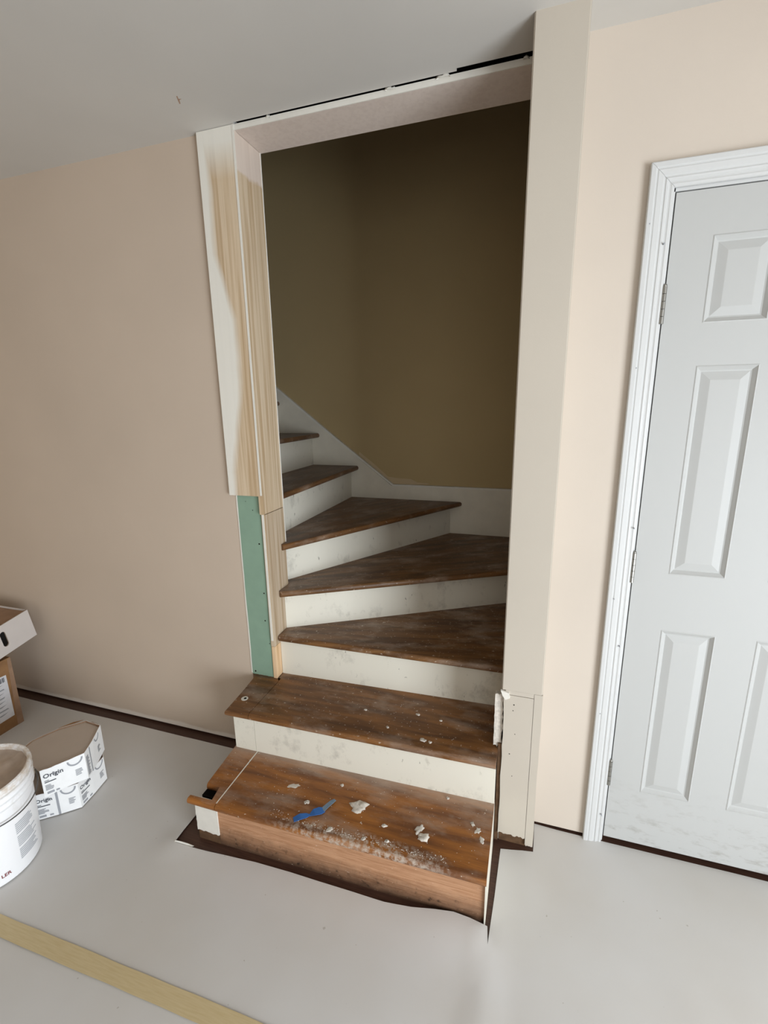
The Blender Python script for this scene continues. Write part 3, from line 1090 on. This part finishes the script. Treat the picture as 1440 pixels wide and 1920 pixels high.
def bucket_patch(name, a0, a1, z0, z1, mat, parent, out=.0006, n=4):
    bm = bmesh.new()
    rr = [[bm.verts.new(on_bucket(a0 + (a1 - a0) * i / n, z, out)) for z in (z0, z1)] for i in range(n + 1)]
    for p, q in zip(rr, rr[1:]):
        bm.faces.new((p[0], q[0], q[1], p[1]))
    return link(name, bm_mesh(bm, name), mat, parent)


bm = bmesh.new()
rn = random.Random(3)
for i in range(20):
    z = .188 - i * .0072
    if i in (6, 13):
        continue
    a0, a1 = .04, .04 + rn.uniform(.34, .56)
    for k in range(4):
        c0, c1 = a0 + (a1 - a0) * k / 4, a0 + (a1 - a0) * (k + 1) / 4
        vs = [bm.verts.new(on_bucket(a, zz)) for a, zz in ((c0, z), (c1, z), (c1, z + .0042), (c0, z + .0042))]
        bm.faces.new(vs)
link('small_print', bm_mesh(bm, 'small_print'), plain('pale_grey_print', (186, 188, 192), .6, .3), bk)
tm = text_mesh('LER', .017)
for v in tm.vertices:
    a = -.40 + v.co.x / .138
    v.co = Vector(on_bucket(a, .032 + v.co.y))
link('word_print', tm, M_INKR, bk)


# ------------------------------------------------------------------ cut-down cartons with printed sides
def offset_poly(P, d):
    out = []
    for i, p in enumerate(P):
        a = (P[i] - P[max(i - 1, 0)])
        b = (P[min(i + 1, len(P) - 1)] - P[i])
        t = (a.normalized() if a.length else Vector((0, 0))) + (b.normalized() if b.length else Vector((0, 0)))
        t.normalize()
        out.append(p + Vector((-t.y, t.x)) * d)
    return out


def carton(loc, pts, z0, ztop, zbot, label, seed):
    root = thing('cut_carton', loc, label, 'carton', 'cut-down printed cartons')
    P = [Vector(p) for p in pts]
    dense, par = [], []
    for i, (a, b) in enumerate(zip(P, P[1:])):
        for k in range(5):
            dense.append(a.lerp(b, k / 5))
            par.append(i + k / 5)
    dense.append(P[-1])
    par.append(len(P) - 1)
    inn = offset_poly(dense, .004)
    rn = random.Random(seed)
    bmo, bmi = bmesh.new(), bmesh.new()

    def zt(u):
        i = min(int(u), len(ztop) - 2)
        f = u - i
        return ztop[i] * (1 - f) + ztop[i + 1] * f

    def zb(u):
        i = min(int(u), len(zbot) - 2)
        f = u - i
        return zbot[i] * (1 - f) + zbot[i + 1] * f
    jit = [rn.uniform(-.0012, .0012) for _ in dense]
    for bmx, off in ((bmo, 0), (bmi, 1)):
        rows = []
        for k, p in enumerate(dense):
            q = inn[k]
            m = (p + q) / 2
            s, e = (p, m) if off == 0 else (m, q)
            t_ = zt(par[k]) + jit[k]
            b_ = zb(par[k])
            rows.append([bmx.verts.new((s.x, s.y, b_)), bmx.verts.new((e.x, e.y, b_)), bmx.verts.new((e.x, e.y, t_)), bmx.verts.new((s.x, s.y, t_))])
        for a, b in zip(rows, rows[1:]):
            for k in range(4):
                bmx.faces.new((a[k], a[(k + 1) % 4], b[(k + 1) % 4], b[k]))
        bmx.faces.new(rows[0])
        bmx.faces.new(rows[-1])
    link('printed_side', bm_mesh(bmo, 'printed_side'), M_CARTON, root)
    link('kraft_lining', bm_mesh(bmi, 'kraft_lining'), M_KRAFT, root)
    return root, P


def place_print(me, p, q, z, mat, parent, name, out=.0012, slope=0.0):
    """flat mesh (x right, y up) onto the upright face p->q (as seen from outside), its origin at p"""
    d = (q - p).normalized()
    n = Vector((d.y, -d.x)) * out
    for v in me.vertices:
        x, y = v.co.x, v.co.y
        v.co = Vector((p.x + d.x * x + n.x, p.y + d.y * x + n.y, z + y + slope * x))
    return link(name, me, mat, parent)


def bars(lst):
    bm = bmesh.new()
    for x0, y0, x1, y1 in lst:
        bm.faces.new([bm.verts.new((x, y, 0)) for x, y in ((x0, y0), (x1, y0), (x1, y1), (x0, y1))])
    me = bpy.data.meshes.new('bars')
    bm.to_mesh(me)
    bm.free()
    return me


def arc_mesh(cx, cy, r0, r1, a0, a1, n=18):
    bm = bmesh.new()
    rows = [[bm.verts.new((cx + r_ * math.cos(a0 + (a1 - a0) * k / n), cy + r_ * math.sin(a0 + (a1 - a0) * k / n), 0)) for r_ in (r0, r1)] for k in range(n + 1)]
    for a, b in zip(rows, rows[1:]):
        bm.faces.new((a[0], b[0], b[1], a[1]))
    me = bpy.data.meshes.new('arc')
    bm.to_mesh(me)
    bm.free()
    return me


def lines(rn, x0, x1, y0, y1, n, h):
    return [(x0, y0 + (y1 - y0) * i / n, x0 + (x1 - x0) * rn.uniform(.55, 1), y0 + (y1 - y0) * i / n + h) for i in range(n)]


rn = random.Random(12)
# lower carton
LOW = [(-1.80, .985), (-1.722, .974), (-1.668, 1.018), (-1.612, 1.070), (-1.624, 1.140), (-1.641, 1.212), (-1.72, 1.27), (-1.83, 1.22), (-1.86, 1.10)]
c1, P1 = carton((-1.72, 1.12, .006), LOW, 0, [.115, .115, .116, .116, .114, .113, .112, .112, .112], [.006] * 9,
                'lower white carton printed Origin, cut down, beside the bucket', 1)
# upper carton, slightly turned and lifted at its torn end
UPP = [(-1.663, .981), (-1.628, 1.030), (-1.588, 1.100), (-1.622, 1.165), (-1.668, 1.243), (-1.755, 1.250), (-1.823, 1.180), (-1.861, 1.097), (-1.85, 1.03)]
c2, P2 = carton((-1.72, 1.12, .117), UPP, 0, [.236, .236, .236, .232, .238, .234, .234, .232, .232], [.122, .128, .122, .119, .117, .117, .117, .117, .117],
                'upper white carton printed Origin with a torn rim, on another carton', 2)
sheet = [Vector(p) for p in UPP]
sheet_in = offset_poly(sheet, .006)
prism('grey_insert', [tuple(p) for p in sheet_in], 'z', .2265, .2295, M_GREYBOARD, c2)
prism('grey_insert', [tuple(p) for p in offset_poly([Vector(p) for p in LOW], .006)], 'z', .104, .107, M_GREYBOARD, c1)
prism('torn_flap', [(-1.757, 1.252), (-1.735, 1.262), (-1.700, 1.258), (-1.690, 1.247)], 'z', .222, .2235, M_KRAFT, c2)
prism('torn_flap', [(-1.826, 1.181), (-1.800, 1.228), (-1.772, 1.250), (-1.790, 1.222)], 'z', .232, .2335, M_KRAFTD, c2)


def side_print(root, p, q, z, hgt, wordsize, slope=0.0):
    L = (q - p).length
    place_print(text_mesh('Origin', wordsize), p + (q - p).normalized() * .006, q, z + hgt * .70, M_INKD, root, 'word_print', slope=slope)
    place_print(bars([(L * .56, hgt * .80, L * .74, hgt * .82), (L * .56, hgt * .74, L * .80, hgt * .76)]), p, q, z, M_INK, root, 'small_print', slope=slope)
    place_print(bars([(.008, hgt * .58, .022, hgt * .60), (.008, hgt * .515, L * .72, hgt * .55)]), p, q, z, M_INKD, root, 'small_print', slope=slope)
    place_print(bars(lines(rn, .008, L * .62, hgt * .22, hgt * .44, 5, .0028) + [(.010, hgt * .07, .032, hgt * .15), (L * .62, hgt * .07, L * .80, hgt * .13)]), p, q, z, M_INK, root, 'small_print', slope=slope)


def side_logo(root, p, q, z, hgt, x, slope=0.0, r=.026):
    place_print(arc_mesh(x, hgt - .004, r * .78, r, math.pi, 2 * math.pi), p, q, z, M_INK, root, 'ring_print', slope=slope)
    place_print(bars(lines(rn, x - .004, x + .022, hgt * .30, hgt * .56, 5, .0030)), p, q, z, M_INK, root, 'small_print', slope=slope)


# upper carton: word side on the front flap, ring next to it, then text and band round the corner
side_print(c2, P2[0], P2[1], .124, .108, .0245)
side_logo(c2, P2[1], P2[2], .124, .108, .048)
place_print(bars(lines(rn, .006, .030, .012, .095, 12, .0042)), P2[2], P2[3], .119, M_INK, c2, 'small_print')
place_print(bars([(.036, .002, .042, .112)]), P2[2], P2[3], .119, M_INK, c2, 'band_print')
side_logo(c2, P2[3], P2[4], .118, .114, .035, r=.022)
# lower carton
side_print(c1, P1[1], P1[2], .006, .105, .021)
place_print(bars([(.001, .001, .009, .108)]), P1[2], P1[3], .006, M_INK, c1, 'band_print')
side_logo(c1, P1[2], P1[3], .006, .108, .044)
side_print(c1, P1[3], P1[4], .006, .105, .021)
side_logo(c1, P1[4], P1[5], .006, .108, .042, r=.024)

# ------------------------------------------------------------------ brown box with a label, open white tray on top
bb = thing('cardboard_box', (-2.56, 1.25, 0), 'brown cardboard box with a white shipping label by the beige wall', 'box')


def open_box(name, x0, x1, y0, y1, z0, z1, th, mat, parent, bottom=True):
    lst = [((x0, y0, z0), (x0 + th, y1, z1)), ((x1 - th, y0, z0), (x1, y1, z1)), ((x0 + th, y0, z0), (x1 - th, y0 + th, z1)), ((x0 + th, y1 - th, z0), (x1 - th, y1, z1))]
    if bottom:
        lst.append(((x0 + th, y0 + th, z0), (x1 - th, y1 - th, z0 + th)))
    return boxes(name, lst, mat, parent)


open_box('box_body', -2.76, -2.372, 1.08, 1.380, 0, .356, .005, M_KRAFTD, bb)
box('top_flap', (-2.755, 1.085, .356), (-2.372, 1.232, .360), M_KRAFTD, bb)
box('top_flap', (-2.755, 1.234, .356), (-2.372, 1.380, .360), M_KRAFTD, bb)
prism('worn_edge', [(1.352, .0), (1.381, .0), (1.381, .356), (1.366, .356)], 'x', -2.372, -2.3712, M_KRAFT, bb)
lb = prism('label_paper', [(1.20, .058), (1.347, .062), (1.347, .282), (1.20, .292)], 'x', -2.372, -2.3708, M_LABEL, bb)
rn2 = random.Random(8)
bm = bmesh.new()
for i in range(8):
    z = .235 - i * .021
    vs = [bm.verts.new((-2.3704, y, zz)) for y, zz in ((1.21, z), (1.21 + rn2.uniform(.08, .12), z), (1.325, z + .007), (1.21, z + .007))]
    bm.faces.new(vs)
link('small_print', bm_mesh(bm, 'small_print'), M_INK, bb)
bm = bmesh.new()
for i in range(9):
    y = 1.285 + i * .006
    bm.faces.new([bm.verts.new((-2.3704, yy, zz)) for yy, zz in ((y, .252), (y + .003 + .0015 * (i % 2), .252), (y + .003 + .0015 * (i % 2), .276), (y, .276))])
link('bar_print', bm_mesh(bm, 'bar_print'), M_INKD, bb)

# tray: local frame with the visible end at +x
tl = Vector((-2.345, 1.505, .420))
tray = thing('carton_tray', tl, 'open white cardboard tray with a hand hole on the brown box', 'box', rot=(R(9.5), R(1.5), R(3)))
TW, TL, THt = .33, .44, .150      # width along -y, length along -x, height


def local_boxes(name, lst, mat, parent):
    bm = bmesh.new()
    for a, b in lst:
        add_box(bm, a, b)
    return link(name, bm_mesh(bm, name), mat, parent, local=True)


# end wall with slot
sy, sz = -.140, .078


def slot_wall(name, x0, x1, mat):
    bm = bmesh.new()
    m, hw, hh = 6, .013, .040
    ring = [(sy + hw * math.cos(math.pi * k / m), sz + hh - hw + hw * math.sin(math.pi * k / m)) for k in range(m + 1)]
    ring += [(sy + hw * math.cos(math.pi + math.pi * k / m), sz - hh + hw + hw * math.sin(math.pi + math.pi * k / m)) for k in range(m + 1)]
    outer = [(0, 0), (0, THt), (-TW, THt), (-TW, 0)]
    allp = [Vector(p) for p in outer + ring]
    no, nr = 4, len(ring)
    ed = [(i, (i + 1) % no) for i in range(no)] + [(no + i, no + (i + 1) % nr) for i in range(nr)]
    vs, es, fs, *_ = delaunay_2d_cdt(allp, ed, [], 2, 1e-6)
    keep = []
    for f in fs:
        c = sum((vs[i] for i in f), Vector((0, 0))) / len(f)
        dz = max(0, abs(c.y - sz) - (hh - hw))
        if math.hypot(c.x - sy, dz) > hw * .97:
            keep.append(f)
    P0 = [bm.verts.new((x0, v.x, v.y)) for v in vs]
    P1 = [bm.verts.new((x1, v.x, v.y)) for v in vs]
    for f in keep:
        bm.faces.new([P0[i] for i in f])
        bm.faces.new([P1[i] for i in f])
    cnt = {}
    for f in keep:
        for i in range(len(f)):
            e = tuple(sorted((f[i], f[(i + 1) % len(f)])))
            cnt[e] = cnt.get(e, 0) + 1
    for (i, j), c in cnt.items():
        if c == 1:
            bm.faces.new((P0[i], P0[j], P1[j], P1[i]))
    for v in [v for v in bm.verts if not v.link_faces]:
        bm.verts.remove(v)
    return link(name, bm_mesh(bm, name), mat, tray, local=True)


slot_wall('end_wall', -.004, 0, M_TRAY)
slot_wall('end_lining', -.008, -.0042, M_KRAFT)
local_boxes('tray_sides', [((-TL, -.004, 0), (-.004, 0, THt)), ((-TL, -TW, 0), (-.004, -TW + .004, THt)), ((-TL, -TW, 0), (-TL + .004, 0, THt)), ((-TL, -TW, 0), (-.004, 0, .004))], M_TRAY, tray)
local_boxes('kraft_cover', [((-TL + .004, -TW + .004, THt - .012), (-.0085, -.0045, THt - .008))], M_KRAFT, tray)
